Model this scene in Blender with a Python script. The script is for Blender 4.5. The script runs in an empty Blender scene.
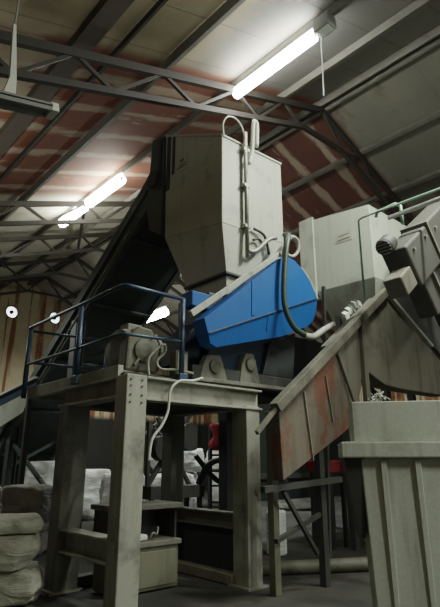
import bpy, bmesh, math, random
from mathutils import Vector, Matrix, noise as mnoise

random.seed(7)
scene = bpy.context.scene
COL = scene.collection
V = Vector

# ------------------------------------------------------------------ materials
class NT:
    """tiny helper for writing shader node trees as expressions"""
    def __init__(s, name):
        s.m = bpy.data.materials.new(name); s.m.use_nodes = True
        s.t = s.m.node_tree; s.t.nodes.clear()
        s.out = s.t.nodes.new('ShaderNodeOutputMaterial')
        s.b = s.t.nodes.new('ShaderNodeBsdfPrincipled')
        s.t.links.new(s.b.outputs[0], s.out.inputs[0])
        s.co = s.t.nodes.new('ShaderNodeTexCoord').outputs['Object']
    def put(s, sock, val):
        if isinstance(val, bpy.types.NodeSocket): s.t.links.new(val, sock)
        else:
            if isinstance(val, (tuple, list)) and len(val) == 3 and sock.type == 'RGBA': val = (*val, 1)
            sock.default_value = val
    def math(s, op, a, b=0.0, clamp=False):
        n = s.t.nodes.new('ShaderNodeMath'); n.operation = op; n.use_clamp = clamp
        s.put(n.inputs[0], a); s.put(n.inputs[1], b); return n.outputs[0]
    def mapr(s, v, a, b, c=0.0, d=1.0):
        n = s.t.nodes.new('ShaderNodeMapRange'); n.interpolation_type = 'SMOOTHSTEP'
        s.put(n.inputs['Value'], v)
        for k, x in (('From Min', a), ('From Max', b), ('To Min', c), ('To Max', d)): s.put(n.inputs[k], x)
        return n.outputs[0]
    def scale(s, sc, off=(0, 0, 0)):
        n = s.t.nodes.new('ShaderNodeMapping'); s.put(n.inputs['Vector'], s.co)
        n.inputs['Scale'].default_value = sc; n.inputs['Location'].default_value = off
        return n.outputs[0]
    def noise(s, vec, sc, detail=4.0, rough=.6, dist=0.0):
        n = s.t.nodes.new('ShaderNodeTexNoise'); s.put(n.inputs['Vector'], vec)
        n.inputs['Scale'].default_value = sc; n.inputs['Detail'].default_value = detail
        n.inputs['Roughness'].default_value = rough; n.inputs['Distortion'].default_value = dist
        return n.outputs[0]
    def mix(s, f, a, b, mode='MIX'):
        n = s.t.nodes.new('ShaderNodeMix'); n.data_type = 'RGBA'; n.blend_type = mode
        s.put(n.inputs[0], f); s.put(n.inputs[6], a); s.put(n.inputs[7], b); return n.outputs[2]
    def xyz(s):
        n = s.t.nodes.new('ShaderNodeSeparateXYZ'); s.put(n.inputs[0], s.co); return n.outputs
    def bump(s, h, strength, dist=.02):
        n = s.t.nodes.new('ShaderNodeBump'); s.put(n.inputs['Height'], h)
        n.inputs['Strength'].default_value = strength; n.inputs['Distance'].default_value = dist
        s.t.links.new(n.outputs[0], s.b.inputs['Normal'])
    def done(s, col, rough=.6, metal=0.0):
        s.put(s.b.inputs['Base Color'], col); s.put(s.b.inputs['Roughness'], rough)
        s.put(s.b.inputs['Metallic'], metal); return s.m

def worn(name, col, dirt=None, amt=.5, sc=2.5, rust=None, ramt=0.0, rough=.6, metal=0.0, streak=.4, bump=.15):
    t = NT(name)
    dirt = dirt or tuple(c * .35 for c in col)
    n1 = t.noise(t.co, sc, 6, .65)
    c = t.mix(t.mapr(n1, .62 - amt * .3, .85 - amt * .3, 0, .9), col, dirt)
    if streak:
        n2 = t.noise(t.scale((7, 7, .55)), 1.2, 4, .6)
        c = t.mix(t.math('MULTIPLY', t.mapr(n2, .48, .72), streak), c, dirt)
    if rust and ramt:
        n3 = t.noise(t.scale((1, 1, .6), (3, 1, 5)), sc * 1.3, 6, .7)
        c = t.mix(t.mapr(n3, .72 - ramt * .4, .8 - ramt * .4), c, rust)
    n4 = t.noise(t.co, 40, 3, .6)
    c = t.mix(.18, c, t.mix(n4, (0, 0, 0), (1, 1, 1)), 'OVERLAY')
    if bump: t.bump(n1, bump)
    return t.done(c, rough, metal)

M = {}
M['hopper'] = worn('hopper_paint', (.36, .365, .315), (.21, .21, .175), .35, 1.6, streak=.35, rough=.5)
M['hopper_dim'] = worn('pale_green_grey_paint', (.36, .39, .33), (.2, .2, .17), .35, 1.6, streak=.3, rough=.55)
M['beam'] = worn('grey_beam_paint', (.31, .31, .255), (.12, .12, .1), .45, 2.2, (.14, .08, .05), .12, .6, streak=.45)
M['beam_shaded'] = worn('shaded_beam_paint', (.15, .15, .125), (.05, .05, .042), .5, 2.2, (.1, .05, .03), .12, .65, streak=.5)  # darker copy of the beam paint, shade under the deck put into its colour
M['bin'] = worn('bin_paint', (.46, .49, .42), (.2, .2, .16), .25, 1.3, (.18, .15, .1), .05, .55, streak=.6)
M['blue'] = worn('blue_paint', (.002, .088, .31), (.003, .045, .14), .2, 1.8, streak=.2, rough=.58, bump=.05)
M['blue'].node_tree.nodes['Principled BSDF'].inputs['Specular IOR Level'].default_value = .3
M['blue_dark'] = worn('dark_blue_paint', (.005, .022, .05), (.01, .02, .03), .4, 2.5, streak=.3, rough=.5)  # deep navy coat of the shredder body and guard seam
M['rail'] = worn('blue_grey_rail', (.028, .055, .095), (.02, .03, .04), .3, 5, streak=0, rough=.4, metal=.3)
M['post_blue'] = worn('blue_grey_column', (.11, .14, .155), (.05, .06, .07), .4, 3, streak=.2, rough=.5)
M['belt'] = worn('dark_green_belt', (.032, .046, .046), (.012, .018, .018), .45, 1.2, streak=.1, rough=.55)
M['dark'] = worn('dark_grimy_steel', (.035, .036, .032), (.015, .015, .013), .5, 3, streak=.2, rough=.65)
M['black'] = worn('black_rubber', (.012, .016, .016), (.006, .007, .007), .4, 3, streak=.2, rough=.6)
M['conv'] = worn('dark_green_steel', (.050, .066, .062), (.018, .025, .024), .45, 2.0, streak=.3, rough=.6)
M['conv_edge'] = worn('grey_green_edge', (.085, .10, .09), (.03, .035, .03), .45, 2.0, streak=.1, rough=.55)
M['truss'] = worn('truss_steel', (.024, .020, .015), (.014, .011, .008), .4, 2.0, (.045, .022, .014), .2, .7, streak=0)
M['purlin'] = worn('purlin_grey', (.13, .125, .105), (.07, .055, .04), .4, 1.5, (.1, .05, .03), .15, .7, streak=0)
M['purlin_dark'] = worn('purlin_dark', (.06, .045, .032), (.03, .02, .015), .4, 1.5, (.08, .035, .02), .3, .7, streak=0)
M['trough'] = worn('brown_grey_steel', (.15, .14, .108), (.05, .046, .036), .45, 1.6, (.13, .045, .022), .12, .6, metal=.1, streak=.5)
M['rusty'] = worn('rust_red_steel', (.115, .095, .07), (.05, .04, .03), .4, 1.4, (.125, .048, .026), .66, .75, streak=.6)
M['olive'] = worn('olive_machine', (.105, .10, .07), (.05, .048, .035), .5, 5, streak=.2, rough=.6)
M['cabinet'] = worn('olive_grey_cabinet', (.16, .155, .11), (.07, .068, .05), .4, 2, streak=.4, rough=.5)
M['machine'] = worn('charcoal_machine', (.055, .053, .044), (.04, .038, .032), .45, 2.5, (.1, .08, .06), .06, .6, streak=.2)
M['grey_cast'] = worn('grey_casting', (.15, .147, .118), (.06, .06, .048), .5, 4, streak=.2, rough=.65)
M['pipe'] = worn('galvanised_pipe', (.24, .24, .20), (.12, .12, .1), .4, 6, streak=0, rough=.45, metal=.3)
M['pipe_white'] = worn('white_pipe', (.55, .58, .52), (.3, .3, .26), .3, 6, streak=0, rough=.4)
M['pipe_green'] = worn('pale_green_pipe', (.22, .36, .28), (.12, .18, .14), .3, 6, streak=0, rough=.45)
M['hose_green'] = worn('dark_green_hose', (.03, .055, .04), (.02, .03, .02), .3, 8, streak=0, rough=.45)
M['hose_white'] = worn('grey_white_hose', (.33, .34, .29), (.16, .16, .13), .4, 8, streak=0, rough=.5)
M['plate'] = worn('pale_plate', (.36, .36, .30), (.2, .2, .17), .3, 6, streak=0, rough=.4)
M['mark'] = worn('dark_marking', (.10, .10, .085), streak=0, bump=0)
M['red'] = worn('red_cloth', (.22, .02, .02), (.1, .01, .01), .3, 4, streak=0, rough=.8)
M['fix'] = worn('fixture_grey', (.20, .205, .19), (.1, .1, .09), .3, 4, streak=0, rough=.45)
M['white'] = worn('white_enamel', (.60, .62, .58), (.4, .4, .36), .2, 6, streak=0, rough=.4)
M['wood'] = worn('pale_skid', (.22, .19, .14), (.09, .08, .06), .4, 3, streak=.2, rough=.8)
M['light_metal'] = worn('pale_belt_edge', (.33, .34, .29), (.15, .15, .13), .35, 5, streak=0, rough=.5)

def sackmat(name, col, dirt, amt):
    t = NT(name)
    n1 = t.noise(t.co, 2.2, 6, .6, .4)
    c = t.mix(t.mapr(n1, .62 - amt * .3, .85 - amt * .3), col, dirt)
    w = t.noise(t.scale((1, 1, 3.2)), 3.0, 3, .55, .8)
    t.bump(w, .75, .06)
    return t.done(c, .7)
M['sack'] = sackmat('woven_sack', (.42, .42, .35), (.2, .2, .15), .45)
M['sack_white'] = sackmat('white_woven_sack', (.68, .70, .68), (.4, .4, .38), .2)
M['sack_dim'] = sackmat('dusty_grey_sack', (.30, .30, .27), (.1, .1, .085), .5)

def emit(name, col, strength):
    m = bpy.data.materials.new(name); m.use_nodes = True
    b = m.node_tree.nodes['Principled BSDF']
    b.inputs['Base Color'].default_value = (.8, .8, .8, 1)
    b.inputs['Emission Color'].default_value = (*col, 1); b.inputs['Emission Strength'].default_value = strength
    return m
M['tube'] = emit('lit_tube', (1.0, 1.0, .93), 48)
M['tube_far'] = emit('lit_tube_far', (1.0, 1.0, .88), 42)

# roof sheets: cream in the first bay, rusted in the second, pale beyond
RIDGE_U, RIDGE_Z, SL, SR = 8.12, 9.22, .355, .40
T1, T2, T3 = 5.66, 11.5, 17.4
def roof_material(left):
    t = NT('roof_sheet_' + ('left' if left else 'right'))
    o = t.xyz(); u, v = o[0], o[1]
    big = t.noise(t.co, .45, 4, .6)
    mid = t.noise(t.scale((.7, 2.6, 1)), 1.1, 5, .65, .3)
    fine = t.noise(t.co, 7, 5, .7)
    # distance from a sheet lap, laps every .9 m along the building
    per = .92
    ph = t.math('ADD', t.math('PINGPONG', t.math('ADD', v, 20.3), per / 2), t.math('MULTIPLY', t.math('SUBTRACT', mid, .5), .55))
    lap = t.mapr(ph, .05, .16, 1, 0)
    seam = t.mapr(t.math('PINGPONG', t.math('ADD', v, 20.3), per / 2), .0, .022, 1, 0)
    stain = t.mapr(t.noise(t.scale((.35, 1.3, 1), (2, 4, 0)), 1.2, 4, .6), .56, .66)
    if left:
        cream = t.mix(t.mapr(u, 3.9, 4.6), (.52, .44, .29), (.16, .16, .15))
        b0 = t.mix(t.mapr(big, .35, .7, 0, .5), cream, (.18, .15, .11))
        b0 = t.mix(t.math('MULTIPLY', seam, .5), b0, (.10, .085, .06))
        rust = t.mix(fine, (.13, .048, .03), (.25, .085, .05))
        keep = t.math('ADD', mid, t.mapr(u, 1.2, 3.6, .22, 0))
        b1 = t.mix(t.mapr(keep, .62, .72), rust, (.40, .32, .235))
        b1 = t.mix(t.math('MULTIPLY', lap, t.mapr(u, 6.8, 7.6, .85, .2)), b1, (.42, .34, .26))
        b2 = t.mix(t.mapr(big, .45, .65, 0, .6), (.42, .41, .33), (.26, .22, .17))
    else:
        b0 = t.mix(t.mapr(big, .35, .7, 0, .45), (.16, .155, .125), (.10, .095, .075))
        b0 = t.mix(t.math('MULTIPLY', stain, .75), b0, (.085, .072, .045))
        rust = t.mix(fine, (.075, .03, .022), (.13, .05, .032))
        b1 = t.mix(lap, rust, (.33, .26, .20))
        b1 = t.mix(t.mapr(mid, .6, .72), b1, (.30, .235, .18))
        b2 = t.mix(t.mapr(big, .45, .65, 0, .6), (.38, .37, .31), (.22, .19, .15))
    b2 = t.mix(t.math('MULTIPLY', seam, .8), b2, (.09, .08, .065))
    c = t.mix(t.mapr(v, T1 - .15, T1 + .15), b0, b1)
    c = t.mix(t.mapr(v, T2 - .3, T2 + .3), c, b2)
    c = t.mix(t.mapr(fine, .5, .8, 0, .35), c, t.mix(.6, c, (.04, .035, .03)))
    t.bump(t.math('ADD', seam, t.math('MULTIPLY', fine, .3)), .3)
    return t.done(c, .75)
M['roof_l'] = roof_material(True); M['roof_r'] = roof_material(False)

def wall_material():
    t = NT('rusted_sheet_wall')
    st = t.noise(t.scale((3.4, 3.4, .12)), 1.0, 4, .6)
    c = t.mix(t.mapr(t.noise(t.co, .8, 4), .4, .7, 0, .5), (.50, .43, .28), (.32, .27, .17))
    c = t.mix(t.math('MULTIPLY', t.mapr(st, .50, .57), t.mapr(t.noise(t.co, 1.1, 5, .65), .28, .45)), c, (.20, .075, .028))
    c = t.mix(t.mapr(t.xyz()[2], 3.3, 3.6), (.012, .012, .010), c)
    return t.done(c, .8)
M['wall'] = wall_material()
def floor_material():
    t = NT('dirty_concrete')
    n = t.noise(t.co, .7, 8, .65); f = t.noise(t.co, 9, 4, .7)
    c = t.mix(t.mapr(n, .35, .68), (.014, .014, .011), (.06, .057, .048))
    c = t.mix(t.mapr(f, .45, .8, 0, .5), c, (.03, .028, .024))
    t.bump(f, .3, .01)
    return t.done(c, .85)
M['floor'] = floor_material()

# ------------------------------------------------------------------ geometry
class MB:
    def __init__(s): s.v = []; s.f = []
    def add(s, vs, fs):
        k = len(s.v); s.v += [V(p) for p in vs]; s.f += [tuple(i + k for i in q) for q in fs]; return s
    def hexa(s, c8):
        return s.add(c8, [(0, 3, 2, 1), (4, 5, 6, 7), (0, 1, 5, 4), (1, 2, 6, 5), (2, 3, 7, 6), (3, 0, 4, 7)])
    def box(s, a, b):
        (x0, y0, z0), (x1, y1, z1) = a, b
        return s.hexa([(x0, y0, z0), (x1, y0, z0), (x1, y1, z0), (x0, y1, z0), (x0, y0, z1), (x1, y0, z1), (x1, y1, z1), (x0, y1, z1)])
    def obox(s, c, e1, e2, e3):
        c, e1, e2, e3 = V(c), V(e1), V(e2), V(e3)
        return s.hexa([c - e1 - e2 - e3, c + e1 - e2 - e3, c + e1 + e2 - e3, c - e1 + e2 - e3,
                       c - e1 - e2 + e3, c + e1 - e2 + e3, c + e1 + e2 + e3, c - e1 + e2 + e3])
    def bar(s, p, q, w, h, up=(0, 0, 1)):
        p, q = V(p), V(q); d = (q - p).normalized(); up = V(up)
        if abs(d.dot(up)) > .98: up = V((1, 0, 0))
        sd = d.cross(up).normalized(); un = sd.cross(d).normalized()
        return s.obox((p + q) / 2, (q - p) / 2, sd * w / 2, un * h / 2)
    def hbeam(s, p, q, w, h, tf=.025, tw=.02, up=(0, 0, 1)):
        p, q = V(p), V(q); d = (q - p).normalized(); up = V(up)
        if abs(d.dot(up)) > .98: up = V((1, 0, 0))
        sd = d.cross(up).normalized(); un = sd.cross(d).normalized()
        for k in (-1, 1):
            o = un * (k * (h - tf) / 2); s.obox((p + q) / 2 + o, (q - p) / 2, sd * w / 2, un * tf / 2)
        return s.obox((p + q) / 2, (q - p) / 2, sd * tw / 2, un * (h / 2 - tf * .9))
    def angle(s, p, q, a, t=.012, up=(0, 0, 1), flip=1):
        p, q = V(p), V(q); d = (q - p).normalized(); up = V(up)
        if abs(d.dot(up)) > .98: up = V((1, 0, 0))
        sd = d.cross(up).normalized() * flip; un = (sd.cross(d) * flip).normalized()
        s.obox((p + q) / 2 + sd * (a / 2), (q - p) / 2, sd * a / 2, un * t / 2)
        return s.obox((p + q) / 2 + un * (-a / 2), (q - p) / 2, sd * t / 2, un * a / 2)
    def prism(s, poly, ext):
        n = len(poly); ext = V(ext); vs = [V(p) for p in poly]; vs += [p + ext for p in vs]
        return s.add(vs, [tuple(range(n - 1, -1, -1)), tuple(range(n, 2 * n))] + [(i, (i + 1) % n, (i + 1) % n + n, i + n) for i in range(n)])
    def loft(s, rings, cap=True):
        n = len(rings[0]); vs = [V(p) for r in rings for p in r]; fs = []
        for k in range(len(rings) - 1):
            fs += [(k * n + i, k * n + (i + 1) % n, (k + 1) * n + (i + 1) % n, (k + 1) * n + i) for i in range(n)]
        if cap: fs += [tuple(range(n - 1, -1, -1)), tuple(range((len(rings) - 1) * n, len(rings) * n))]
        return s.add(vs, fs)
    def tube(s, pts, r, n=10, smooth=0):
        pts = [V(p) for p in pts]
        if smooth:
            q = []
            for i in range(len(pts) - 1):
                a, b, c, d = pts[max(i - 1, 0)], pts[i], pts[i + 1], pts[min(i + 2, len(pts) - 1)]
                for k in range(smooth):
                    t = k / smooth
                    q.append(.5 * ((2 * b) + (c - a) * t + (2 * a - 5 * b + 4 * c - d) * t * t + (3 * b - a - 3 * c + d) * t ** 3))
            pts = q + [pts[-1]]
        rings = []; ref = V((0, 0, 1))
        for i, p in enumerate(pts):
            d = (pts[min(i + 1, len(pts) - 1)] - pts[max(i - 1, 0)]).normalized()
            if i == 0 and abs(d.dot(ref)) > .95: ref = V((1, 0, 0))
            a = (ref - d * ref.dot(d)).normalized(); ref = a; b = d.cross(a)
            rr = r[i] if isinstance(r, (list, tuple)) else r
            rings.append([p + a * math.cos(2 * math.pi * k / n) * rr + b * math.sin(2 * math.pi * k / n) * rr for k in range(n)])
        return s.loft(rings)
    def lathe(s, c, axis, prof, n=24, cap=True):
        """prof: list of (distance along axis, radius)"""
        c = V(c); ax = V(axis).normalized(); ref = V((0, 0, 1)) if abs(ax.z) < .9 else V((1, 0, 0))
        a = (ref - ax * ref.dot(ax)).normalized(); b = ax.cross(a)
        return s.loft([[c + ax * h + (a * math.cos(2 * math.pi * k / n) + b * math.sin(2 * math.pi * k / n)) * r for k in range(n)] for h, r in prof], cap)
    def build(s, name, mat, parent=None, bevel=0.0, smooth=False, loc=None):
        o0 = V(parent['_loc']) if parent is not None and '_loc' in parent else V((0, 0, 0))
        if parent is None and loc is not None: o0 = V(loc)
        me = bpy.data.meshes.new(name)
        me.from_pydata([p - o0 for p in s.v], [], s.f)
        bm = bmesh.new(); bm.from_mesh(me); bmesh.ops.recalc_face_normals(bm, faces=bm.faces); bm.to_mesh(me); bm.free()
        me.materials.append(M[mat] if isinstance(mat, str) else mat)
        o = bpy.data.objects.new(name, me); COL.objects.link(o)
        if smooth:
            for p in me.polygons: p.use_smooth = True
        if bevel:
            b = o.modifiers.new('edge', 'BEVEL'); b.width = bevel; b.segments = 2; b.limit_method = 'ANGLE'; b.angle_limit = .6
        if parent is not None:
            o.parent = parent
            if '_loc' in parent: o['_loc'] = parent['_loc']
        elif loc is not None: o.location = loc; o['_loc'] = list(loc)
        return o

def thing(name, label, cat, loc=(0, 0, 0), group=None):
    o = bpy.data.objects.new(name, None); COL.objects.link(o); o.location = loc; o['_loc'] = list(loc)
    o.empty_display_size = .1; o['label'] = label; o['category'] = cat
    if group: o['group'] = group
    return o
def tag(o, label, cat, group=None):
    o['label'] = label; o['category'] = cat
    if group: o['group'] = group
    return o
def struct(o): o['kind'] = 'structure'; return o
def dup(root, loc, label=None):
    r = root.copy(); COL.objects.link(r); r.location = loc
    if label: r['label'] = label
    for ch in root.children:
        c = ch.copy(); COL.objects.link(c); c.parent = r
        for g in ch.children:
            d = g.copy(); COL.objects.link(d); d.parent = c
    return r

# ------------------------------------------------------------------ setting
U0, U1, V0, V1 = -3.4, 19.6, -7.0, 22.0
def rz(u): return RIDGE_Z - (SL * (RIDGE_U - u) if u < RIDGE_U else SR * (u - RIDGE_U))
struct(MB().box((U0 - .2, V0 - .2, -.2), (U1 + .2, V1 + .2, 0)).build('floor', 'floor'))
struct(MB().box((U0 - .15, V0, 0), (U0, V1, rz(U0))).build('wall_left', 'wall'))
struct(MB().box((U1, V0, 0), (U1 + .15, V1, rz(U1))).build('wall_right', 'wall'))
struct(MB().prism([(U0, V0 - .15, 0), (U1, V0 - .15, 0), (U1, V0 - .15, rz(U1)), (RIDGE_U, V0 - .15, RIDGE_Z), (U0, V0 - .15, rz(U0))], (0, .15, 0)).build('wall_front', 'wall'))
def wall_back():
    holes = [(7.49, 7.70, .25), (9.45, 7.79, .25)]; s = .42
    b = MB(); y0, y1 = V1, V1 + .12
    us = sorted({U0, RIDGE_U, U1} | {h[0] + k * s for h in holes for k in (-1, 1)})
    for a, c in zip(us, us[1:]):
        h = next((h for h in holes if abs(h[0] - s - a) < 1e-6), None)
        if not h:
            b.prism([(a, y0, 0), (c, y0, 0), (c, y0, rz(c)), (a, y0, rz(a))], (0, y1 - y0, 0)); continue
        hu, hz, r = h
        b.prism([(a, y0, 0), (c, y0, 0), (c, y0, hz - s), (a, y0, hz - s)], (0, y1 - y0, 0))
        top = [(c, y0, hz + s), (a, y0, hz + s), (a, y0, rz(a)), (c, y0, rz(c))]
        if a < RIDGE_U < c: top.insert(3, (RIDGE_U, y0, RIDGE_Z))
        b.prism(top, (0, y1 - y0, 0))
        n = 32; sq = []; ci = []
        for k in range(n):
            t = 2 * math.pi * k / n; m = max(abs(math.cos(t)), abs(math.sin(t)))
            sq.append((hu + s * math.cos(t) / m, hz + s * math.sin(t) / m)); ci.append((hu + r * math.cos(t), hz + r * math.sin(t)))
        b.loft([[(p[0], y, p[1]) for p in q] for q, y in ((sq, y0), (ci, y0), (ci, y1), (sq, y1), (sq, y0))], cap=False)
    return b.build('wall_back', 'wall')
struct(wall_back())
rl = MB().prism([(U0 - .4, V0 - .2, rz(U0 - .4)), (RIDGE_U, V0 - .2, RIDGE_Z), (RIDGE_U, V0 - .2, RIDGE_Z + .04), (U0 - .4, V0 - .2, rz(U0 - .4) + .04)], (0, V1 - V0 + .4, 0)).build('ceiling_left', 'roof_l')
rr = MB().prism([(U1 + .4, V0 - .2, rz(U1 + .4)), (RIDGE_U, V0 - .2, RIDGE_Z), (RIDGE_U, V0 - .2, RIDGE_Z + .04), (U1 + .4, V0 - .2, rz(U1 + .4) + .04)], (0, V1 - V0 + .4, 0)).build('ceiling_right', 'roof_r')
struct(rl); struct(rr)

# round vents in the end wall: open holes with a fan, daylight beyond
def vent(u, z, label):
    t = thing('wall_fan', label, 'fan', (u, V1, z), 'round fans in the end wall')
    MB().lathe((u, V1 - .03, z), (0, 1, 0), [(0, .25), (0, .29), (.05, .29), (.05, .25), (0, .25)], 32, False).build('fan_ring', 'dark', t, smooth=False)
    MB().lathe((u, V1 + .02, z), (0, 1, 0), [(0, .001), (0, .085), (.08, .085), (.08, .001)], 20).build('fan_hub', 'dark', t)
    for k in range(3):
        a = 2 * math.pi * k / 3 + .4; MB().bar((u + .07 * math.cos(a), V1 + .07, z + .07 * math.sin(a)), (u + .262 * math.cos(a), V1 + .07, z + .262 * math.sin(a)), .012, .012, (0, 1, 0)).build('fan_support', 'dark', t)
vent(7.49, 7.70, 'round wall fan with dark hub, left of the pair in the cream end wall')
vent(9.45, 7.79, 'round wall fan beside the conveyor edge, right of the pair')

# purlins ------------------------------------------------------------
def purlin(u, w, h, mat, label, v0=V0 + .05, v1=V1 - .05, drop=0.0):
    z = rz(u) - .01 - drop; sl = SL if u < RIDGE_U else -SR; ln = math.hypot(1, sl)
    b = MB(); e1 = V((1, 0, sl)) / ln; e3 = V((-sl, 0, 1)) / ln; c = V((u, (v0 + v1) / 2, z)) - e3 * (h / 2 + .005)
    L = V((0, (v1 - v0) / 2, 0)); t = .012
    b.obox(c + e3 * (h / 2 - t / 2), e1 * w / 2, L, e3 * t / 2)          # channel: two flanges and a web
    b.obox(c - e3 * (h / 2 - t / 2), e1 * w / 2, L, e3 * t / 2)
    b.obox(c - e1 * (w / 2 - t / 2), e1 * t / 2, L, e3 * (h / 2 - t))
    tag(b.build('roof_purlin', mat, loc=(u, 0, z)), label, 'roof beam', 'purlins running the length of the roof')
purlin(-2.2, .08, .14, 'purlin_dark', 'roof purlin beside the left eave')
purlin(-.6, .08, .14, 'purlin_dark', 'second roof purlin in from the left eave')
purlin(1.0, .07, .14, 'purlin_dark', 'dark roof purlin at the upper left corner, outside the broad brown beam')
purlin(2.40, .32, .10, 'purlin_dark', 'broad dark brown beam under the cream roof sheets at upper left')
purlin(2.95, .05, .07, 'truss', 'thin dark rod-like purlin between the broad brown beam and the grey purlin')
purlin(3.84, .09, .14, 'purlin', 'grey roof purlin crossing the rusted sheets left of the lit tubes')
purlin(5.45, .09, .13, 'purlin', 'pale roof purlin that carries the lit fluorescent tubes')
purlin(6.80, .09, .13, 'purlin', 'grey roof purlin between the lit tube and the paired ridge beams')
purlin(8.00, .07, .15, 'purlin', 'ridge purlin of the pair, on the side of the lit tube')
purlin(8.26, .07, .15, 'purlin', 'ridge purlin of the pair, on the side away from the lit tube')
purlin(9.60, .09, .13, 'purlin', 'first grey purlin down the right slope from the ridge')
purlin(10.95, .09, .13, 'purlin', 'second grey purlin down the right slope, above the pale second hopper')
purlin(12.35, .09, .13, 'purlin', 'third purlin down the right slope, low behind the dark machine')
purlin(13.8, .09, .13, 'purlin', 'fourth purlin down the right slope behind the machines')

# trusses ------------------------------------------------------------
def truss(v, label):
    t = thing('roof_truss', label, 'roof truss', (RIDGE_U, v, 8.9), 'steel trusses across the hall')
    zt = lambda u: rz(u) - .24
    zl = lambda u: zt(u) - (.52 if u < RIDGE_U else .48)
    a = .085
    MB().bar((U0 + .05, v, zt(U0 + .05)), (RIDGE_U, v, zt(RIDGE_U)), a, .13).build('top_chord', 'truss', t)
    MB().bar((U1 - .05, v, zt(U1 - .05)), (RIDGE_U, v, zt(RIDGE_U)), a, .13).build('top_chord', 'truss', t)
    MB().bar((U0 + .05, v, zl(U0 + .05)), (7.4, v, zl(7.4)), a, .10).build('bottom_chord', 'truss', t)
    MB().bar((U1 - .05, v, zl(U1 - .05)), (8.8, v, zl(8.8)), a, .10).build('bottom_chord', 'truss', t)
    MB().bar((7.4, v, zl(7.4)), (8.8, v, zl(8.8)), a, .09).build('bottom_tie', 'truss', t)
    tops = [-2.2, -.6, 1.0, 2.35, 3.84, 5.45, 6.8, 8.12]; 
    for x, y in zip(tops, tops[1:]):
        m = x + (y - x) * .42
        MB().bar((x, v, zt(x)), (m, v, zl(m)), .05, .06).build('web_member', 'truss', t)
        MB().bar((m, v, zl(m)), (y, v, zt(y)), .045, .05).build('web_member', 'truss', t)
    tops = [8.12, 9.6, 10.95, 12.35, 13.8, 15.3, 16.8, 18.3]
    for x, y in zip(tops, tops[1:]):
        m = (x + y) / 2
        MB().bar((x, v, zt(x)), (m, v, zl(m)), .045, .05).build('web_member', 'truss', t)
        MB().bar((m, v, zl(m)), (y, v, zt(y)), .045, .05).build('web_member', 'truss', t)
truss(T1, 'nearest dark steel roof truss, passing behind the tall grey hopper')
truss(T2, 'middle roof truss just beyond the pair of small lit tubes')
truss(14.4, 'roof truss third from the camera, above the dark conveyor')
truss(T3, 'roof truss fourth from the camera, beyond the conveyor')
truss(20.2, 'farthest roof truss, close to the cream end wall')
# diagonal braces between purlins under the far roof
for k, (p, q, lab) in enumerate([((5.45, 11.6, rz(5.45) - .35), (8.0, 17.3, rz(8.0) - .35), 'slanting roof brace from the middle truss up to the ridge'),
                                 ((2.9, 11.6, rz(2.9) - .35), (5.45, 17.3, rz(5.45) - .35), 'slanting roof brace low on the left slope beyond the middle truss')]):
    tag(MB().angle(p, q, .09, .012).build('roof_brace', 'truss', loc=p), lab, 'roof brace')

# lamps ----------------------------------------------------------------
def tube_lamp(u, v0, v1, z, mat, label, r=.09, group='fluorescent lamps under the roof'):
    t = thing('fluorescent_lamp', label, 'lamp', (u, (v0 + v1) / 2, z), group)
    MB().box((u - .03, v0 - .05, z + r + .005), (u + .03, v1 + .05, z + r + .06)).build('lamp_body', 'white', t, .008)
    MB().tube([(u, v0, z), (u, v1, z)], r, 14).build('tube', mat, t, smooth=True)
    for y in (v0, v1):
        MB().box((u - .03, y - .03, z - .045), (u + .03, y + .03, z + .06)).build('tube_holder', 'white', t, .006)
    return t
zL = rz(5.45) - .31
tube_lamp(5.45, 3.85, 5.66, zL, 'tube', 'large lit fluorescent tube above the tall grey hopper', .10)
tube_lamp(5.45, 9.65, 11.25, zL, 'tube_far', 'lit fluorescent tube nearer the grey hopper, upper of the end-to-end pair', .13)
tube_lamp(5.45, 11.5, 12.85, zL, 'tube_far', 'lit fluorescent tube at the lower left end of the end-to-end pair', .13)
tube_lamp(9.25, 13.0, 14.3, 6.1, 'tube_far', 'lit fluorescent tube low in the distance behind the handrail', .14)
for o in bpy.data.objects:
    if o.name.startswith('fluorescent_lamp') and o.location.z < 6.5:
        b = MB()
        for y in (13.2, 14.1): b.tube([(9.25, y, 6.2), (9.25, y, rz(9.25) - .02)], .008, 6)
        b.build('hanging_wire', 'dark', o)
t = thing('control_gear_box', 'dark grey box with a pale face at the upper end of the large lit tube', 'lamp box', (5.45, 3.7, zL))
MB().box((5.34, 3.50, zL - .06), (5.56, 3.79, zL + .17)).build('box', 'fix', t, .012)
MB().box((5.37, 3.53, zL - .07), (5.53, 3.76, zL - .055)).build('box_face', 'white', t, .004)
w = MB().tube([(5.45, 3.72, zL - .06), (5.46, 3.74, zL - .7), (5.45, 3.75, zL - 1.2)], .008, 6).build('pull_cord', 'fix', loc=(5.45, 3.72, zL - .06))
tag(w, 'thin pull cord hanging from the box beside the large lit tube', 'cord')

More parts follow.
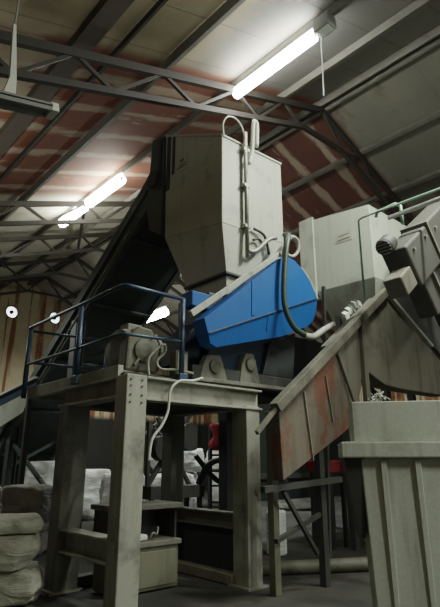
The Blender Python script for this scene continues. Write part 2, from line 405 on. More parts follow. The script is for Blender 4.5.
# unlit fixture at upper left ------------------------------------------
t = thing('unlit_fixture', 'grey unlit channel fixture with a white end cap at the upper left', 'lamp', (1.5, 4.9, 5.3))
b = MB(); p, q = V((.7, 4.9, 5.02)), V((1.80, 4.9, 5.285))
b.bar(p, q, .20, .05); b.bar(p + V((0, -.085, -.035)), q + V((0, -.085, -.035)), .03, .07); b.bar(p + V((0, .085, -.035)), q + V((0, .085, -.035)), .03, .07)
b.build('channel', 'fix', t, .004)
MB().bar(q + V((-.02, 0, -.02)), q + V((.07, 0, 0)), .2, .1).build('end_cap', 'white', t, .006)
d = MB(); d.loft([[V((1.28, 4.85, 5.19)) + V(o) for o in ((0, 0, 0), (.13, 0, 0), (.13, .1, 0), (0, .1, 0))],
                  [V((1.33, 4.87, 5.45)) + V(o) for o in ((0, 0, 0), (.07, 0, 0), (.07, .06, 0), (0, .06, 0))],
                  [V((1.29, 4.88, 6.14)) + V(o) for o in ((0, 0, 0), (.03, 0, 0), (.03, .04, 0), (0, .04, 0))]])
d.build('bracket', 'white', t)
MB().tube([(1.31, 4.9, 6.12), (1.31, 4.9, rz(1.31) - .02)], .01, 6).build('hanger_rod', 'fix', t)

# ------------------------------------------------------------------ platform
PF = thing('steel_platform', 'tall grey steel platform on four square legs under the blue machine', 'platform', (4.0, 5.8, 0))
def leg(u0, v0, u1, v1, zt=2.2, m='beam'):
    l = MB(); l.box((u0, v0, 0), (u1, v1, zt)); o = l.build('leg', m, PF, .012)
    MB().box((u0 - .05, v0 - .05, 0), (u1 + .05, v1 + .05, .025)).build('foot_plate', 'beam', o)
leg(3.0, 4.9, 3.27, 5.14, 2.43); leg(4.87, 4.92, 5.12, 5.2); leg(3.0, 6.3, 3.32, 6.56, 2.2, 'beam_shaded'); leg(4.9, 6.6, 5.15, 6.86, 2.2, 'beam_shaded')
bm = MB().hbeam((3.27, 5.0, 2.29), (5.16, 5.0, 2.29), .2, .27).build('front_beam', 'beam', PF, .004)
MB().hbeam((3.1, 5.14, 2.30), (3.1, 6.62, 2.30), .2, .24).build('side_beam', 'beam', PF, .004)
MB().hbeam((5.03, 5.1, 2.29), (5.03, 6.9, 2.29), .2, .24).build('side_beam', 'beam', PF, .004)
MB().hbeam((3.15, 6.5, 2.29), (4.95, 6.75, 2.29), .2, .24).build('rear_beam', 'beam_shaded', PF, .004)
MB().box((3.06, 5.06, 2.435), (5.2, 7.75, 2.47)).build('deck_plate', 'dark', PF)
MB().bar((3.055, 5.14, 2.475), (3.055, 7.75, 2.475), .07, .17).build('deck_edge', 'beam', PF, .006)
MB().bar((3.02, 7.72, 2.475), (5.2, 7.72, 2.475), .07, .17).build('deck_edge', 'beam', PF, .006)
MB().hbeam((3.13, 5.14, .575), (3.13, 6.3, .575), .2, .26).build('side_brace', 'beam', PF, .004)
MB().hbeam((5.02, 5.2, .74), (5.02, 6.6, .74), .16, .2).build('side_brace', 'beam_shaded', PF, .004)
MB().box((5.0, 5.2, .13), (5.02, 6.6, .64)).build('kick_panel', 'black', PF)
MB().bar((4.93, 5.2, .07), (4.93, 6.6, .07), .18, .12).build('floor_rail', 'wood', PF, .01)
MB().bar((3.32, 6.43, .07), (4.9, 6.73, .07), .14, .12).build('floor_rail', 'dark', PF, .01)
for z in (2.12, 2.2, 2.3, 2.37):
    for u in (3.05, 3.2): MB().lathe((u, 4.9, z), (0, -1, 0), [(-.005, .012), (.010, .012), (.010, .001)], 6).build('bolt', 'dark', PF)

# railing ---------------------------------------------------------------
RL = thing('guard_railing', 'dark blue tubular handrail around the platform deck', 'railing', (2.97, 5.0, 2.43))
def post(p, q, r=.028):
    MB().tube([p, q], r, 10).build('post', 'rail', RL, smooth=True)
post((2.98, 7.8, 2.40), (2.98, 7.8, 3.50), .038); post((2.975, 6.1, 2.43), (2.975, 6.1, 3.46), .034); post((3.83, 5.0, 2.43), (3.83, 5.0, 3.49), .034); post((4.33, 7.8, 2.48), (4.33, 7.8, 3.53))
MB().tube([(2.97, 7.8, 3.50), (2.97, 5.10, 3.50), (3.0, 5.03, 3.50), (3.05, 5.0, 3.49), (3.86, 5.0, 3.49)], .026, 10).build('top_rail', 'rail', RL, smooth=True)
MB().tube([(2.97, 7.8, 2.91), (2.97, 5.10, 2.90), (3.0, 5.03, 2.90), (3.05, 5.0, 2.90), (3.83, 5.0, 2.93)], .02, 10).build('middle_rail', 'rail', RL, smooth=True)
MB().tube([(2.98, 7.8, 3.45), (4.45, 7.8, 3.50)], .022, 8).build('top_rail', 'rail', RL, smooth=True)
MB().tube([(2.98, 7.8, 2.95), (4.33, 7.8, 2.98)], .022, 8).build('middle_rail', 'rail', RL, smooth=True)
MB().box((3.77, 4.95, 2.435), (3.90, 5.05, 2.52)).build('post_clamp', 'rail', RL, .006)
MB().box((2.935, 6.03, 2.43), (2.995, 6.17, 2.54)).build('post_clamp', 'rail', RL, .006)

# ------------------------------------------------------------------ tall hopper
HP = thing('feed_hopper', 'tall light grey steel hopper tapering down onto the blue machine', 'hopper', (5.2, 5.7, 4.0))
TOP = [(4.6, 5.1, 6.38), (5.98, 5.1, 6.44), (5.98, 6.62, 7.1), (4.6, 6.62, 7.16)]
BRK = [(4.6, 5.1, 4.87), (5.98, 5.1, 4.93), (5.98, 6.55, 5.1), (4.6, 6.55, 5.1)]
NK = [(4.72, 5.14, 4.13), (5.76, 5.14, 4.13), (5.76, 6.08, 4.13), (4.72, 6.08, 4.13)]
MB().loft([BRK, TOP]).build('hopper_body', 'hopper', HP, .012)
MB().loft([NK, BRK]).build('hopper_funnel', 'hopper', HP, .008)
MB().box((4.75, 5.17, 3.80), (5.73, 6.05, 4.10)).build('outlet_collar', 'hopper', HP, .01)
MB().box((4.69, 5.11, 4.10), (5.79, 6.11, 4.135)).build('outlet_flange', 'dark', HP, .004)
MB().box((4.585, 6.46, 6.0), (4.6, 6.55, 7.08)).build('wear_strip', 'dark', HP)
MB().box((4.585, 6.33, 6.25), (4.6, 6.39, 7.0)).build('wear_strip', 'dark', HP)
b = MB()
for i in range(4): b.bar(V(TOP[i]), V(TOP[(i + 1) % 4]), .035, .035)
b.build('top_rim', 'light_metal', HP)
pl = MB().box((4.588, 5.96, 6.20), (4.6, 6.27, 6.46)).build('name_plate', 'plate', HP)
b = MB()
b.box((4.584, 6.0, 6.27), (4.589, 6.24, 6.29)); b.box((4.584, 6.0, 6.32), (4.589, 6.2, 6.335)); b.box((4.584, 6.06, 6.38), (4.589, 6.16, 6.43))
b.build('plate_marking', 'mark', pl)
# pipework on the lit face
MB().tube([(5.05, 5.03, 4.42), (5.05, 5.03, 6.6)], .034, 12).build('riser_pipe', 'pipe', HP, smooth=True)
MB().tube([(5.12, 5.03, 6.05), (5.20, 5.03, 6.35), (5.24, 5.03, 6.85), (5.29, 5.03, 6.93), (5.33, 5.03, 6.85), (5.31, 5.03, 6.45)], .034, 12, 5).build('swan_neck_pipe', 'pipe_white', HP, smooth=True)
MB().tube([(4.60, 5.06, 6.36), (4.58, 5.05, 6.55), (4.68, 5.05, 6.73), (4.86, 5.05, 6.78), (5.0, 5.05, 6.68), (5.06, 5.05, 6.45), (5.08, 5.05, 6.2)], .013, 8, 5).build('cable_loop', 'pipe_white', HP, smooth=True)
for z in (4.9, 5.6, 6.25):
    MB().box((4.99, 5.0, z), (5.11, 5.1, z + .05)).build('pipe_clip', 'pipe', HP)
MB().tube([(5.05, 5.02, 4.52), (5.2, 5.0, 4.55), (5.45, 4.96, 4.80), (5.62, 4.95, 4.88)], .036, 12, 4).build('elbow_pipe', 'pipe', HP, smooth=True)
MB().tube([(5.22, 5.05, 4.95), (5.42, 5.03, 4.90), (5.50, 5.03, 4.74), (5.54, 5.04, 4.60)], .022, 8, 4).build('branch_pipe', 'dark', HP, smooth=True)
MB().tube([(5.20, 5.05, 4.75), (5.33, 5.04, 4.80), (5.42, 5.04, 4.70)], .02, 8, 4).build('branch_pipe', 'dark', HP, smooth=True)

# hose hanging in front of the guard
hs = MB().tube([(5.72, 4.86, 4.93), (5.66, 4.72, 4.86), (5.52, 4.66, 4.6), (5.44, 4.66, 4.1), (5.43, 4.66, 3.65), (5.58, 4.64, 3.36), (5.82, 4.63, 3.27)], .042, 12, 6).build('drain_hose', 'hose_green', loc=(5.6, 4.92, 4.88), smooth=True)
tag(hs, 'dark green hose looping down in front of the blue belt guard', 'hose')
hs2 = MB().tube([(5.86, 4.68, 3.28), (6.1, 4.69, 3.30), (6.35, 4.69, 3.44), (6.62, 4.69, 3.58)], .05, 12, 6).build('grey_hose', 'hose_white', loc=(5.82, 4.63, 3.27), smooth=True)
tag(hs2, 'pale grey hose joining the green hose to the inclined trough', 'hose')
hs3 = MB().tube([(5.86, 4.93, 4.86), (5.98, 4.92, 5.0), (6.14, 4.93, 4.97), (6.15, 4.95, 4.8), (6.03, 4.97, 4.68), (5.9, 5.0, 4.7)], .028, 10, 6).build('loop_hose', 'hose_white', loc=(5.86, 4.93, 4.86), smooth=True)
tag(hs3, 'short pale looped hose beside the lower right edge of the tall hopper', 'hose')

# ------------------------------------------------------------------ belt guard
GD = thing('belt_guard', 'bright blue teardrop-shaped belt guard below the tall hopper', 'belt guard', (5.2, 4.9, 2.9))
poly = [(3.98, 3.24), (5.52, 4.46), (5.66, 4.51), (5.82, 4.49), (5.97, 4.41), (6.12, 4.29), (6.25, 4.13), (6.34, 3.96), (6.36, 3.78), (6.32, 3.63), (6.22, 3.53), (5.57, 3.25), (4.22, 2.885), (4.10, 2.90), (4.0, 2.97), (3.94, 3.08)]
# two flat facets meeting at a proud seam: the lower one tips slightly downward
gb = MB()
def dip(u, z): return 4.76 + .25 * max(0.0, 3.03 + (u - 4.06) * .4158 - z)
upper = [(u, z, 4.76) for u, z in [(4.06, 3.03), (3.99, 3.22)] + poly[1:7] + [(6.345, 3.98)]]
lower = [(u, z, dip(u, z)) for u, z in ((6.345, 3.98), (6.36, 3.78), (6.32, 3.63), (6.22, 3.53), (5.57, 3.25), (4.24, 2.89), (4.12, 2.92), (4.06, 3.03))]
rim = [(u, y, z) for u, z, y in upper] + [(u, y, z) for u, z, y in lower[1:-1]]
n = len(rim); back = [(u, 5.0, z) for u, y, z in rim]
nu = len(upper)
gb.add(rim + back, [tuple(range(nu)), tuple([nu - 1] + list(range(nu, n)) + [0])] + [(i, (i + 1) % n, (i + 1) % n + n, i + n) for i in range(n)] + [tuple(range(2 * n - 1, n - 1, -1))])
gb.build('guard_case', 'blue', GD)
MB().bar((4.07, 4.755, 3.035), (6.33, 4.755, 3.975), .02, .022, (0, 1, 0)).build('seam_rail', 'blue_dark', GD, .003)
MB().bar((4.86, 4.757, 3.42), (4.88, 4.757, 3.92), .05, .016, (0, 1, 0)).build('stiffener', 'blue', GD)
MB().bar((5.20, 4.813, 3.28), (5.20, 4.76, 3.50), .035, .016, (0, 1, 0)).build('stiffener', 'blue', GD)
e = V((1, 0, .79)).normalized(); nn = V((-e.z, 0, e.x))
MB().bar(V((3.80, 4.77, 3.20)) + nn * .04, V((5.50, 4.77, 4.48)) + nn * .035, .08, .06, (0, 1, 0)).build('edge_strip', 'light_metal', GD, .006)
MB().tube([(6.02, 4.79, 4.42), (6.21, 4.79, 4.25), (6.32, 4.79, 4.08)], .028, 8).build('edge_strip', 'light_metal', GD)

# ------------------------------------------------------------------ shredder body under the hopper
SH = thing('shredder', 'dark blue and black shredder body under the hopper outlet', 'shredder', (5.1, 5.8, 2.47))
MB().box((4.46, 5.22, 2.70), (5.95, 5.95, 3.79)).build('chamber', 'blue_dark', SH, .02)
MB().box((4.1, 5.12, 2.475), (6.25, 5.30, 2.70)).build('base_frame', 'dark', SH, .01)
MB().box((4.1, 6.25, 2.475), (6.25, 6.43, 2.70)).build('base_frame', 'dark', SH, .01)
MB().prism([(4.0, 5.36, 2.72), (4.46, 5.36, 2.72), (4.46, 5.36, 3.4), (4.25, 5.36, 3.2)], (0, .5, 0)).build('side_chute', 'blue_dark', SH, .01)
MB().box((4.14, 5.2, 3.52), (4.46, 5.42, 3.74)).build('inspection_door', 'blue', SH, .015)
for u0, u1, z1 in ((4.20, 4.72, 2.87), (4.92, 5.36, 2.98)):
    p = MB().prism([(u0, 5.10, 2.475), (u1, 5.10, 2.475), (u1 - .10, 5.10, z1 - .1), (u1 - .15, 5.10, z1), (u0 + .14, 5.10, z1 - .02), (u0 + .06, 5.10, z1 - .18)], (0, .12, 0)).build('bearing_housing', 'grey_cast', SH, .015)
    MB().lathe(((u0 + u1) / 2, 5.10, z1 - .17), (0, -1, 0), [(-.01, .10), (.03, .09), (.04, .04), (.04, .001)], 20).build('bearing_cap', 'olive', p)
MB().bar((4.15, 5.06, 2.50), (6.2, 5.06, 2.52), .06, .05).build('skid_bar', 'grey_cast', SH, .006)
MB().box((5.3, 5.25, 2.40), (6.3, 6.4, 2.475)).build('overhang_plate', 'dark', SH)
MB().box((5.6, 6.1, 0), (5.8, 6.3, 2.40)).build('support_leg', 'dark', SH, .01)
MB().prism([(5.42, 5.12, 2.7), (6.1, 5.12, 2.7), (6.2, 5.12, 3.45), (5.6, 5.12, 3.2)], (0, .08, 0)).build('end_plate', 'black', SH, .01)

# gear motor on the deck
GM = thing('gear_motor', 'grimy olive geared motor on the deck behind the handrail', 'motor', (3.55, 5.6, 2.47))
MB().box((3.2, 5.35, 2.475), (3.92, 5.95, 2.55)).build('motor_base', 'olive', GM, .01)
prof = [(0, .14), (.02, .26), (.1, .28)]
for k in range(8): prof += [(.12 + .05 * k, .28), (.13 + .05 * k, .255), (.15 + .05 * k, .255), (.16 + .05 * k, .28)]
prof += [(.56, .28), (.6, .2), (.62, .08), (.62, .001)]
MB().lathe((3.25, 5.62, 2.85), (1, .08, 0), [(0, .001)] + prof, 28).build('motor_body', 'olive', GM)
MB().prism([(3.24, 5.35, 2.55), (3.70, 5.35, 2.55), (3.74, 5.35, 2.9), (3.62, 5.35, 3.12), (3.42, 5.35, 3.14), (3.26, 5.35, 2.95)], (0, .2, 0)).build('gear_case', 'olive', GM, .03)
MB().lathe((3.5, 5.35, 2.82), (0, -1, 0), [(-.01, .16), (.03, .15), (.05, .09), (.06, .001)], 24).build('gear_cover', 'olive', GM, .004)
MB().box((3.4, 5.6, 3.1), (3.62, 5.8, 3.22)).build('terminal_box', 'grey_cast', GM, .012)
MB().bar((3.35, 5.33, 2.62), (3.66, 5.33, 3.05), .035, .03, (0, 1, 0)).build('tension_link', 'grey_cast', GM, .006)
JB = thing('junction_box', 'pale grey junction box on the deck between motor and blue post', 'box', (3.98, 5.2, 2.47))
MB().box((3.86, 5.16, 2.475), (4.06, 5.30, 2.86)).build('box_body', 'grey_cast', JB, .012)
MB().box((3.88, 5.148, 2.52), (4.04, 5.16, 2.82)).build('box_lid', 'plate', JB, .004)
cb = MB().tube([(3.46, 5.16, 2.48), (3.44, 5.16, 2.66), (3.52, 5.16, 2.78), (3.68, 5.18, 2.9), (3.72, 5.2, 2.82), (3.6, 5.2, 2.68), (3.62, 5.14, 2.58), (3.8, 5.08, 2.58), (4.05, 5.04, 2.56)], .017, 8, 6).build('motor_cable', 'hose_white', loc=(3.46, 5.16, 2.48), smooth=True)
tag(cb, 'pale cable coiling from the olive motor across the deck', 'cable')
cb = MB().tube([(4.02, 4.82, 2.47), (3.86, 4.82, 2.42), (3.68, 4.84, 2.40), (3.56, 4.85, 2.28), (3.54, 4.86, 2.05), (3.46, 4.86, 1.88), (3.34, 4.87, 1.72), (3.31, 4.87, 1.5)], .016, 8, 6).build('hanging_cable', 'pipe_white', loc=(4.02, 4.82, 2.47), smooth=True)
tag(cb, 'white cable hanging over the front beam beside the front platform leg', 'cable')

# ------------------------------------------------------------------ inclined conveyor behind
CV = thing('inclined_conveyor', 'long dark inclined conveyor rising from lower left to the tall hopper', 'conveyor', (5.3, 11, 0))
zc = lambda v: 6.45 - .69 * (v - 6.92)
d = V((0, 1, -.69)).normalized(); nv = V((0, .69, 1)).normalized(); 
va, vb = 6.98, 15.2
A = lambda u, v, off=0: V((u, v, zc(v))) + nv * off
for u in (4.66, 6.0):
    s = 1 if u > 5 else -1
    sr = MB(); sr.bar(A(u, va, -.17), A(u, vb, -.17), .05, .34, nv)
    o = sr.build('side_rail', 'conv', CV, .006)
    MB().bar(A(u + s * .03, va, .0), A(u + s * .03, vb, .0), .12, .05, nv).build('rail_flange', 'conv_edge', o, .004)
    MB().bar(A(u + s * .03, va, -.34), A(u + s * .03, vb, -.34), .10, .03, nv).build('rail_flange', 'conv_edge', o, .004)
    MB().bar(A(u, va, .16), A(u, vb, .16), .02, .3, nv).build('skirt_board', 'conv', CV)
MB().bar(A(5.33, va, -.06), A(5.33, vb, -.06), 1.26, .03, nv).build('belt', 'belt', CV)
MB().bar(A(5.33, va, -.31), A(5.33, vb, -.31), 1.26, .025, nv).build('belt', 'belt', CV)
for k in range(9):
    v = va + .5 + k * .95
    MB().lathe(A(4.7, v, -.25), (1, 0, 0), [(0, .001), (0, .05), (1.26, .05), (1.26, .001)], 12).build('roller', 'dark', CV)
for k in range(6):
    v = va + .9 + k * 1.4
    MB().bar(A(4.62, v, -.37), A(6.04, v, -.37), .07, .06, nv).build('cross_bar', 'conv', CV, .004)
MB().prism([(4.57, 6.64, 5.2), (4.57, 6.64, 7.16), (4.57, 7.02, 7.26), (4.57, 7.12, 5.9), (4.57, 7.0, 5.4)], (1.42, 0, 0)).build('head_box', 'conv', CV, .01)
MB().box((4.555, 6.68, 6.1), (4.57, 6.76, 7.1)).build('head_strip', 'black', CV)
MB().lathe((4.50, 6.9, 6.35), (1, 0, 0), [(0, .001), (0, .16), (.08, .16), (.08, .001)], 20).build('head_bearing', 'dark', CV)
for v in (9.5, 12.4):
    for u in (4.6, 6.06):
        MB().hbeam((u, v, 0), (u, v, zc(v) - .42), .22, .22).build('support_column', 'post_blue' if v < 10 else 'conv', CV, .004)
    MB().bar((4.6, v, zc(v) - 1.3), (6.06, v, zc(v) - .5), .07, .07).build('brace', 'conv', CV)
MB().bar((4.6, 9.5, .6), (4.6, 12.4, 1.9), .07, .07).build('brace', 'conv', CV)
MB().bar((4.6, 9.5, 3.4), (6.06, 9.5, 2.2), .06, .06).build('brace', 'conv', CV)
MB().tube([(4.5, 7.4, zc(7.4) - .5), (4.5, 11.5, zc(11.5) - .5)], .03, 8).build('conduit', 'conv_edge', CV, smooth=True)

# blue chute at the conveyor's lower end
BC = thing('blue_chute', 'blue sheet-metal loading chute beside the foot of the inclined conveyor', 'chute', (4.1, 11.8, 2.5))
MB().prism([(4.3, 10.6, 3.16), (4.3, 13.4, 2.90), (4.3, 13.4, 2.66), (4.3, 10.6, 2.96)], (.03, 0, 0)).build('chute_side', 'rail', BC)
MB().bar((4.28, 10.6, 3.18), (4.28, 13.4, 2.92), .08, .05).build('chute_lip', 'pipe_white', BC)
MB().prism([(4.3, 10.75, 2.94), (4.3, 13.3, 2.66), (4.3, 13.2, 2.1), (4.3, 11.2, 2.50)], (.03, 0, 0)).build('lower_panel', 'hopper_dim', BC)
MB().bar((4.34, 13.0, 0), (4.34, 13.0, 2.8), .1, .1).build('chute_leg', 'dark', BC)
MB().bar((4.34, 11.0, 0), (4.34, 11.0, 2.95), .1, .1).build('chute_leg', 'dark', BC)

# ------------------------------------------------------------------ second hopper
H2 = thing('second_hopper', 'pale green-grey square hopper standing behind to the right', 'hopper', (8.7, 5.3, 0))
MB().loft([[(8.0, 4.67, 4.72), (9.5, 4.67, 4.72), (9.5, 6.0, 4.76), (8.0, 6.0, 4.76)], [(8.0, 4.67, 6.21), (9.5, 4.67, 6.21), (9.5, 6.0, 6.37), (8.0, 6.0, 6.37)]]).build('hopper_body', 'hopper_dim', H2, .012)
MB().loft([[(8.4, 5.0, 3.9), (9.1, 5.0, 3.9), (9.1, 5.8, 3.9), (8.4, 5.8, 3.9)], [(8.0, 4.67, 4.72), (9.5, 4.67, 4.72), (9.5, 6.0, 4.76), (8.0, 6.0, 4.76)]]).build('hopper_funnel', 'hopper_dim', H2, .008)
MB().box((7.95, 5.98, 4.6), (8.0, 6.34, 6.42)).build('side_flange', 'hopper_dim', H2, .006)
pl = MB().prism([(7.99, 5.08, 5.62), (7.99, 5.47, 5.64), (7.99, 5.47, 5.86), (7.99, 5.08, 5.84)], (.02, 0, 0)).build('name_plate', 'plate', H2)
b = MB(); b.box((7.985, 5.13, 5.67), (7.991, 5.42, 5.69)); b.box((7.985, 5.15, 5.76), (7.991, 5.40, 5.775)); b.build('plate_marking', 'mark', pl)
for u, v in ((8.3, 4.85), (9.2, 4.85), (8.3, 5.72), (9.2, 5.72)):
    MB().bar((u, v, 0), (u, v, 4.5), .12, .12).build('support_leg', 'dark', H2)
# green pipe rail and white bar
PG = MB().tube([(6.72, 4.14, 3.9), (6.72, 4.13, 5.24), (6.72, 4.06, 5.27), (6.72, 1.6, 5.22)], .018, 8).build('green_pipe', 'pipe_green', loc=(6.72, 4.14, 3.9), smooth=True)
tag(PG, 'thin pale green pipe rising and running in front of the second hopper', 'pipe')
PW = MB().tube([(6.72, 3.6, 5.09), (6.72, 1.6, 5.1)], .035, 10).build('white_bar', 'pipe_white', loc=(6.72, 3.6, 5.09), smooth=True)
tag(PW, 'white round bar reaching in above the dark machine at right', 'pipe')
PB = MB().tube([(6.79, 3.85, 5.22), (6.79, 3.82, 5.3), (6.79, 3.5, 5.32), (6.79, 3.42, 5.25), (6.79, 3.42, 5.1), (6.80, 3.42, 4.95)], .026, 8).build('bent_pipe', 'pipe_green', loc=(6.72, 3.85, 5.22), smooth=True)
tag(PB, 'short bent pale pipe joining the green pipe and the white bar', 'pipe')

# ------------------------------------------------------------------ inclined trough
TR = thing('inclined_trough', 'brown-grey steel discharge trough rising to the right, rust red at its foot', 'trough', (6.0, 4.4, 0))
v0, v1 = 4.20, 4.45
MB().prism([(u, v0, z) for u, z in [(6.0, 3.1), (7.42, 4.14), (7.5, 4.12), (8.86, 3.42), (9.3, 3.18), (9.3, 2.62), (7.79, 2.60), (7.2, 2.62), (6.78, 2.76), (6.6, 2.82), (6.49, 2.45), (6.3, 2.0), (6.2, 2.3)]], (0, .30, 0)).build('upper_side', 'trough', TR, .01)
MB().prism([(u, v0 + .01, z) for u, z in [(4.76, 1.27), (4.72, 2.12), (6.0, 3.1), (6.2, 2.3), (6.3, 2.0), (5.99, 1.84)]], (0, .16, 0)).build('lower_side', 'rusty', TR, .01)
MB().bar((4.62, v0 - .02, 2.10), (7.44, v0 - .02, 4.19), .12, .13, (0, 1, 0)).build('top_flange', 'trough', TR, .006)
MB().bar((4.30, v0 - .02, 1.80), (4.64, v0 - .02, 2.10), .05, .05, (0, 1, 0)).build('chute_lip', 'trough', TR, .004)
MB().bar((7.40, v0 - .02, 4.22), (8.86, v0 - .02, 3.47), .06, .07, (0, 1, 0)).build('end_rim', 'light_metal', TR, .006)
MB().bar((6.62, v0 - .03, 3.58), (6.60, v0 - .03, 2.25), .10, .07, (0, 1, 0)).build('rib', 'trough', TR, .004)
MB().bar((5.98, v0 - .01, 2.95), (6.3, v0 - .01, 2.3), .05, .05, (0, 1, 0)).build('rib', 'trough', TR, .004)
MB().bar((5.2, v0 - .005, 2.35), (5.32, v0 - .005, 1.5), .014, .016, (0, 1, 0)).build('drip_seam', 'pipe', TR)
MB().bar((5.68, v0 - .005, 2.6), (5.78, v0 - .005, 2.0), .014, .016, (0, 1, 0)).build('drip_seam', 'pipe', TR)
for u, v, zt in ((4.92, 4.53, 2.1), (5.72, 4.42, 1.85)):
    MB().bar((u, v, 0), (u, v, zt), .10, .10).build('leg', 'cabinet' if u < 5 else 'dark', TR, .006)
MB().bar((4.7, 4.3, .62), (5.72, 4.42, .85), .05, .05).build('cross_brace', 'dark', TR)
MB().bar((4.5, 4.3, 1.18), (6.0, 4.3, 1.26), .07, .07).build('cross_brace', 'dark', TR)
MB().bar((4.85, 4.3, 1.15), (5.5, 4.35, .40), .045, .045).build('cross_brace', 'dark', TR)
MB().bar((7.0, 4.5, 0), (7.0, 4.5, 2.25), .12, .12).build('leg', 'dark', TR)
MB().bar((9.0, 4.5, 0), (9.0, 4.5, 2.25), .12, .12).build('leg', 'dark', TR)

# litter lying where the hose meets the trough
LT = MB()
for k in range(5):
    a = random.random() * 6; LT.obox((6.42 + .09 * k, 4.30, 3.62 + .068 * k + .02 * (k % 2)), (.05, 0, .03 * math.sin(a)), (0, .03, .02), (-.02, 0, .035))
tag(LT.build('wrapper_scraps', 'pipe_white', loc=(6.6, 4.26, 3.5)), 'crumpled white scraps lying on the trough edge by the grey hose', 'scraps')
bpy.data.objects['wrapper_scraps']['kind'] = 'stuff'
tag(MB().bar((6.45, 4.9, 0), (6.72, 4.9, 4.3), .05, .05).build('thin_post', 'dark', loc=(6.5, 4.9, 0)), 'thin dark upright post rising behind the trough beside the second hopper', 'post')

# ------------------------------------------------------------------ dark drive machine
ang = math.radians(38)
DM = thing('drive_unit', 'charcoal drive unit with stacked tilted housings at the right edge', 'machine', (7.0, 3.5, 4.0))
ea, eb, ev = V((math.cos(ang), 0, math.sin(ang))), V((-math.sin(ang), 0, math.cos(ang))), V((0, 1, 0))
O = V((6.16, 3.1, 4.29))
def dbox(name, a0, a1, b0, b1, v0, v1, mat='machine', bev=.03):
    c = O + ea * (a0 + a1) / 2 + eb * (b0 + b1) / 2 + ev * (v0 + v1) / 2
    return MB().obox(c, ea * (a1 - a0) / 2, eb * (b1 - b0) / 2, ev * (v1 - v0) / 2).build(name, mat, DM, bev)
dbox('main_housing', 0, .88, -.62, 0, 0, .38)
dbox('motor_block', .94, 2.3, -.62, .03, 0, .40)
dbox('rib_plate', .885, .935, -.7, .05, -.03, .40, 'grey_cast', .006)
dbox('mid_casing', .25, 2.2, -1.2, -.64, .08, .38, 'machine')
dbox('rib_plate', .55, .60, -1.2, -.60, .03, .5, 'grey_cast', .006)
dbox('lower_casing', .75, 2.2, -1.6, -1.2, .12, .4, 'dark')
dbox('end_box', -.52, -.14, -.52, -.24, -.02, .25, 'trough', .02)
MB().lathe(O + ea * .12 + eb * .10 + ev * .25, ea, [(-.22, .001), (-.22, .11), (-.18, .125), (.0, .125), (.0, .001)], 24).build('fan_cowl', 'dark', DM)
for k in range(5):
    p = O + ea * -.105 + eb * (.10 - .09 + .045 * k) + ev * .25; hw = math.sqrt(max(.11 ** 2 - (-.09 + .045 * k) ** 2, .001))
    MB().tube([p - ev * hw, p + ev * hw], .010, 6).build('cowl_bar', 'pipe', DM)
for la, lb in ((.2, -.12), (.7, -.12), (1.15, -.14), (1.2, -.5)):
    MB().lathe(O + ea * la + eb * lb, -ev, [(-.02, .001), (-.02, .025), (.03, .025), (.03, .001)], 8).build('bolt', 'pipe', DM)
MB().prism([(7.60, 4.24, 4.28), (8.92, 4.24, 3.58), (9.5, 4.24, 3.3), (9.7, 4.24, 5.7), (8.3, 4.24, 5.3)], (0, .06, 0)).build('support_plate', 'dark', DM)
MB().box((9.4, 3.9, 0), (9.6, 4.2, 4.2)).build('support_leg', 'dark', DM)
MB().bar(O + ea * 1.9 + eb * -1.2 + ev * .3, V((9.0, 4.22, 4.3)), .2, .25).build('support_arm', 'dark', DM)

# ------------------------------------------------------------------ pale bin, lower right
FW, RT = V((math.cos(math.radians(38)), math.sin(math.radians(38)), 0)), V((math.sin(math.radians(38)), -math.cos(math.radians(38)), 0))
BN = thing('storage_bin', 'large pale grey-green steel bin with a raised collar at lower right', 'bin', (4.4, 2.2, 0))
B0 = V((3.57, 2.53, 0))            # front left corner of the lip
def bp(r, f, z): return B0 + RT * r + FW * f + V((0, 0, z))
def ring(r0, r1, f0, f1, z): return [bp(r0, f0, z), bp(r1, f0, z), bp(r1, f1, z), bp(r0, f1, z)]
W, Dp = 1.6, .62
MB().loft([ring(.20, W - .2, .12, Dp - .10, .12), ring(.15, W - .15, .06, Dp - .05, 1.52)]).build('bin_body', 'bin', BN, .01)
MB().loft([ring(0, W, 0, Dp, 1.52), ring(0, W, 0, Dp, 1.645)]).build('rim', 'bin', BN, .012)
b = MB()
b.loft([ring(.11, W - .1, .05, .09, 1.645), ring(.11, W - .1, .05, .09, 1.965)]); b.loft([ring(.11, W - .1, Dp - .08, Dp - .04, 1.645), ring(.11, W - .1, Dp - .08, Dp - .04, 1.965)])
b.loft([ring(.11, .15, .09, Dp - .08, 1.645), ring(.11, .15, .09, Dp - .08, 1.965)]); b.loft([ring(W - .14, W - .1, .09, Dp - .08, 1.645), ring(W - .14, W - .1, .09, Dp - .08, 1.965)])
b.build('collar', 'bin', BN, .006)
for k, r in enumerate((.30, .56, .80, 1.05)):
    MB().loft([[bp(r + .02 + x, .12 + y, .14) for x, y in ((0, -.012), (.035, -.012), (.035, .04), (0, .04))], [bp(r + x, .045 + y, 1.5) for x, y in ((0, -.012), (.045, -.012), (.045, .04), (0, .04))]]).build('rib', 'bin', BN, .004)
b = MB()
for r0, f0 in ((.28, .14), (W - .36, .14), (.28, Dp - .2), (W - .36, Dp - .2)): b.loft([ring(r0, r0 + .08, f0, f0 + .08, 0), ring(r0, r0 + .08, f0, f0 + .08, .13)])
b.build('feet', 'dark', BN)
sd = MB().loft([[bp(.10, .12, .92), bp(.15, .12, .92), bp(.15, .5, .92), bp(.10, .5, .92)], [bp(.02, .06, 1.52), bp(.18, .06, 1.52), bp(.18, .55, 1.52), bp(.02, .55, 1.52)]]).build('side_bracket', 'dark', BN)
